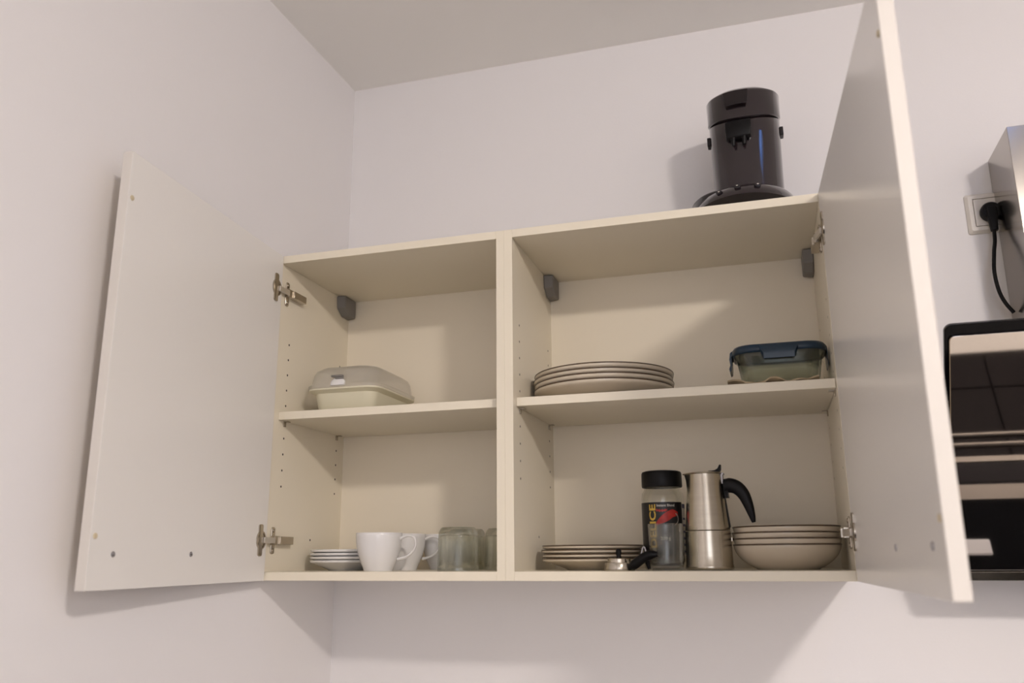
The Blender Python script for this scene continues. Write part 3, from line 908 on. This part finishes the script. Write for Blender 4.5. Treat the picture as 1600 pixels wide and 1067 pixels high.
# body
bm = bmesh.new()
add_loft(bm, [sring(.0660, .0660, .046), sring(.0660, .0660, .10), sring(.0672, .0672, .18), sring(.0680, .0680, .2255, tilt=.30), sring(.0660, .0660, .2285, tilt=.30)])
build('body', bm, 'gloss', cm, angle=50)
bm = bmesh.new()
add_loft(bm, [sring(.0665, .0665, .2300, tilt=.30), sring(.0700, .0700, .2325, tilt=.30), sring(.0708, .0708, .2760, tilt=.16), sring(.0690, .0692, .2790, tilt=.15), sring(.056, .058, .2850, tilt=.10), sring(.030, .032, .2890, tilt=.06)])
ldm = build('lid', bm, 'gloss', cm, angle=32)
def fy(x, b=.070): return qy - b * (1 - abs((x - qx) / .0700) ** 2.35) ** (1 / 2.35)
bm = bmesh.new()
rg = []
for z, wa, o in ((.2330, .0185, .0035), (.2360, .0195, .0085), (.2500, .0215, .0090), (.2660, .0240, .0070), (.2735, .0245, -.012)):
    row = []
    for k in range(9):
        x = qx - .0125 + wa * (k / 4 - 1)
        row.append((x, fy(x) - o, H + z))
    for k in range(8, -1, -1):
        x = qx - .0125 + wa * (k / 4 - 1)
        row.append((x, fy(x) + .006, H + z - .001))
    rg.append(row)
add_loft(bm, rg)
build('lid_latch', bm, 'glossmid', ldm, bevel=.0008, angle=25)
# spout block
bm = bmesh.new()
rg = []
for z, wa, o in ((.1620, .0180, .006), (.1680, .0235, .013), (.1860, .0245, .016), (.2000, .0245, .014), (.2050, .0240, .006)):
    row = []
    for k in range(9):
        x = qx - .0115 + wa * (k / 4 - 1)
        row.append((x, fy(x, .067) - o, H + z))
    for k in range(8, -1, -1):
        x = qx - .0115 + wa * (k / 4 - 1)
        row.append((x, fy(x, .067) + .004, H + z))
    rg.append(row)
add_loft(bm, rg)
spo = build('spout', bm, 'black', cm, bevel=.002, label='black coffee spout')
for x in (qx - .022, qx - .002):
    lathe('nozzle', [(0, .150), (.003, .150), (.0045, .158), (.0050, .166), (0, .166)], (x, fy(x) - .006, H), 'black', spo, n=16)
for sx, z in ((-1, .2010), (1, .2040)):
    bm = bmesh.new()
    x0 = qx + sx * .0660
    add_box(bm, *sorted((x0, x0 + sx * .0075)), qy - .010, qy + .010, H + z - .012, H + z + .006)
    build('lug', bm, 'glossdark', cm, bevel=.0015)
# water tank at the back
bm = bmesh.new()
add_loft(bm, [[(a, b, H + z) for a, b, _ in rr(qx, qy + .0960, w, .062, .02, 0)] for z, w in ((.020, .116), (.05, .122), (.205, .126), (.212, .118))])
build('water_tank', bm, 'glossdark', cm, angle=50)
# buttons on the front of the base
for x, z0 in ((qx - .0540, .0400), (qx - .0210, .0430), (qx + .0155, .0425)):
    cx_ = (x - (qx - .010)) / .0985
    yb_ = (qy - .008) - .1215 * math.sqrt(max(0, 1 - cx_ * cx_))
    bm = bmesh.new()
    nrm = Vector((cx_, -math.sqrt(1 - cx_ * cx_), 0.25)).normalized()
    c0 = Vector((x, yb_ - .0005, H + z0))
    u_ = Vector((0, 0, 1)).cross(nrm).normalized(); v_ = nrm.cross(u_)
    rg = [[tuple(c0 + nrm * h_ + u_ * (r_ * math.cos(2 * PI * k / 20)) + v_ * (r_ * .72 * math.sin(2 * PI * k / 20))) for k in range(20)] for r_, h_ in ((.0060, -.004), (.0060, .0004), (.0048, .0010))]
    add_loft(bm, rg)
    b_ = build('button', bm, 'glossdark', cm)
    bm = bmesh.new()
    rg = [[tuple(c0 + nrm * h_ + u_ * (r_ * math.cos(2 * PI * k / 12)) + v_ * (.0012 + r_ * .5 * math.sin(2 * PI * k / 12))) for k in range(12)] for r_, h_ in ((.0022, .0008), (.0020, .0013))]
    add_loft(bm, rg)
    build('button_icon', bm, 'lwhite', b_)

# ------------------------------------------------------------------ cooker hood
hood = root('cooker_hood', (1.03, D, 0.012), 'slanted cooker hood with black glass rim, polished front and steel chimney', 'cooker hood')
TA = math.radians(32)
def hpn(u, v, o): # u right, v down the slanted panel, o out towards the room
    return (0.7300 + u, -0.0500 + v * math.sin(TA) - o * math.cos(TA), 0.3760 - v * math.cos(TA) - o * math.sin(TA))
def slab(name, u0, u1, v0, v1, o0, o1, r, mt, n=8, parent=hood, label=None, bevel=.0008):
    bm = bmesh.new()
    base = rr((u0 + u1) / 2, (v0 + v1) / 2, u1 - u0, v1 - v0, r, 0, n=n)
    add_loft(bm, [[hpn(a, b, o) for a, b, _ in base] for o in (o0, o1)])
    return build(name, bm, mt, parent, bevel=bevel, label=label, smooth=False)
slab('glass_rim', 0.0, 0.600, -0.0095, 0.446, -0.008, 0.0, .012, 'hoodblack', label='black glass rim with rounded corners')
slab('front_panel', 0.0062, 0.5938, 0.0075, 0.424, 0.0004, 0.006, .008, 'mirror', label='polished mirror-like front panel')
slab('bottom_trim', 0.006, 0.594, 0.4275, 0.4450, 0.0004, 0.005, .002, 'steel', label='brushed steel bottom trim')
bm = bmesh.new()
yz = [(0.005, 0.345), (0.190, 0.040), (0.215, 0.010), (D - .001, 0.010), (D - .001, 0.345)]
a_ = [bm.verts.new((0.762, y, z)) for y, z in yz]; b_ = [bm.verts.new((1.298, y, z)) for y, z in yz]
bm.faces.new(a_); bm.faces.new(b_)
for i in range(5): bm.faces.new((a_[i], a_[(i + 1) % 5], b_[(i + 1) % 5], b_[i]))
build('housing', bm, 'hoodblack', hood, bevel=.003, smooth=False)
bm = bmesh.new()
add_box(bm, 0.9215, 1.1400, 0.1640, D - .001, 0.345, 0.8040)
build('chimney', bm, 'chim', hood, bevel=.0008, smooth=False, label='brushed steel chimney')

# ------------------------------------------------------------------ socket, plug and cord
sk = root('wall_socket', (0.9105, D, 0.694), 'white wall socket between the open door and the steel chimney', 'socket')
bm = bmesh.new()
def srr(w, r, y): return [(0.9105 + a, D - y, 0.6945 + b) for a, b, _ in rr(0, 0, w, w, r, 0)]
add_loft(bm, [srr(.0835, .004, .0002), srr(.0835, .004, .003), srr(.0735, .004, .0095), srr(.0590, .002, .0100), srr(.0575, .002, .0060)], cap1=True)
build('frame', bm, 'socket', sk, angle=30)
bm = bmesh.new()
add_loft(bm, [srr(.0560, .002, .0060), srr(.0560, .002, .0100), srr(.0550, .002, .0106)])
build('insert', bm, 'socket', sk, angle=30)
pg = root('power_plug', (0.9105, D - .012, 0.692), 'black angled power plug with cord, in the wall socket', 'plug')
px_, pz_ = 0.9090, 0.6905
bm = bmesh.new()
def pr_(r, y): return [(px_ + r * math.cos(2 * PI * k / 32), D - .0110 - y, pz_ + r * math.sin(2 * PI * k / 32)) for k in range(32)]
add_loft(bm, [pr_(.0185, 0), pr_(.0190, .002), pr_(.0190, .012), pr_(.0165, .0150)])
build('plug_body', bm, 'cord', pg, angle=40)
bm = bmesh.new()
add_loft(bm, [[(px_ + a, D - .0210 - b - o, z) for a, b, _ in rr(0, 0, w, dd, .004, 0)] for z, w, dd, o in ((pz_ + .008, .020, .016, 0), (pz_ - .008, .020, .018, .002), (pz_ - .026, .0150, .0140, .003), (pz_ - .0420, .0130, .0120, .003))])
build('strain_relief', bm, 'cord', pg, bevel=.001)
cp = smooth_pts([(px_ - .0010, D - .0245, pz_ - .040), (px_ - .0040, D - .0300, pz_ - .065), (0.8990, D - .036, 0.600), (0.8935, D - .040, 0.560), (0.8960, D - .042, 0.522), (0.9040, D - .042, 0.497), (0.9160, D - .040, 0.478)], 6)
bm = bmesh.new(); add_tube(bm, cp, .0036, n=12)
build('cord', bm, 'cord', pg)

# ------------------------------------------------------------------ kitchen below the frame (seen in the polished hood front)
wt = tag(box('worktop', (XW + .001, 0.70, -0.290, D - .001, -0.590, -0.550), 'worktop'), 'pale kitchen worktop below the wall cabinets', 'worktop')
bu = root('base_cabinet', (0.1, 0, ZF), 'white kitchen base cabinet under the worktop', 'cabinet')
box('carcass', (XW + .001, 0.70, -0.255, D - .001, ZF + .10, -0.5902), 'white', bu)
box('plinth', (XW + .001, 0.70, -0.20, D - .001, ZF, ZF + .0999), 'white', bu)
for k in range(2):
    x0 = XW + .004 + k * .598
    dd = box('door', (x0, x0 + .593, -0.273, -0.2552, ZF + .11, -0.600), 'white', bu)
    box('handle', (x0 + .2, x0 + .392, -0.300, -0.2732, -0.640, -0.630), 'steel', dd)
st = root('stove', (1.03, 0, ZF), 'black and steel stove under the cooker hood', 'stove')
box('oven_body', (0.705, 1.355, -0.330, D - .001, ZF, -0.5602), 'glossdark', st)
box('hob_glass', (0.705, 1.355, -0.276, D - .002, -0.560, -0.550), 'hoodblack', st)
box('front_rail', (0.705, 1.355, -0.318, -0.2765, -0.5600, -0.5490), 'dksteel', st)
box('control_panel', (0.705, 1.355, -0.398, -0.3302, -0.660, -0.5580), 'glossdark', st)
box('trim_strip', (0.705, 1.355, -0.402, -0.386, -0.5579, -0.5550), 'dksteel', st)
for z, y in ((-0.580, -0.450), (-0.622, -0.507)):
    bm = bmesh.new(); add_tube(bm, [(0.735, y, z), (1.325, y, z)], .008, n=14)
    for x in (0.78, 1.28): add_tube(bm, [(x, -0.3982, z), (x, y, z)], .005, n=10)
    build('rail_handle', bm, 'dksteel', st)
bm = bmesh.new()  # pale mat added so a bright strip reflects in the hood front
add_loft(bm, [rr(1.65, -1.87, 1.5, .90, .02, ZF + z) for z in (.0002, .010)] + [rr(1.65, -1.87, 1.49, .89, .02, ZF + .012)])
tag(build('added_mat', bm, 'added_mat', origin=(1.65, -1.87, ZF)), 'pale woven mat added on the floor as the bright strip in the hood', 'added_mat')
sr = tag(box('spoon_rest', (0.800, 0.936, -0.168, -0.128, -0.5499, -0.5400), 'china', None, bevel=.004, origin=(0.87, -0.148, -0.55)), 'white ceramic spoon rest on the stove', 'spoon rest')
cl = root('ceiling_lamp', (LAMP[0], LAMP[1], ZC), 'round flush ceiling lamp with a glowing opal dome', 'lamp')
lathe('base_plate', [(0, -.0002), (.150, -.0002), (.150, -.010), (.136, -.014), (0, -.014)], LAMP, 'opal', cl, n=40)
lathe('opal_dome', [(.130, -.0141)] + [(.130 * math.cos(PI / 2 * k / 8), -.015 - .065 * math.sin(PI / 2 * k / 8)) for k in range(1, 8)] + [(0, -.080)], LAMP, 'lampglow', cl, n=32)
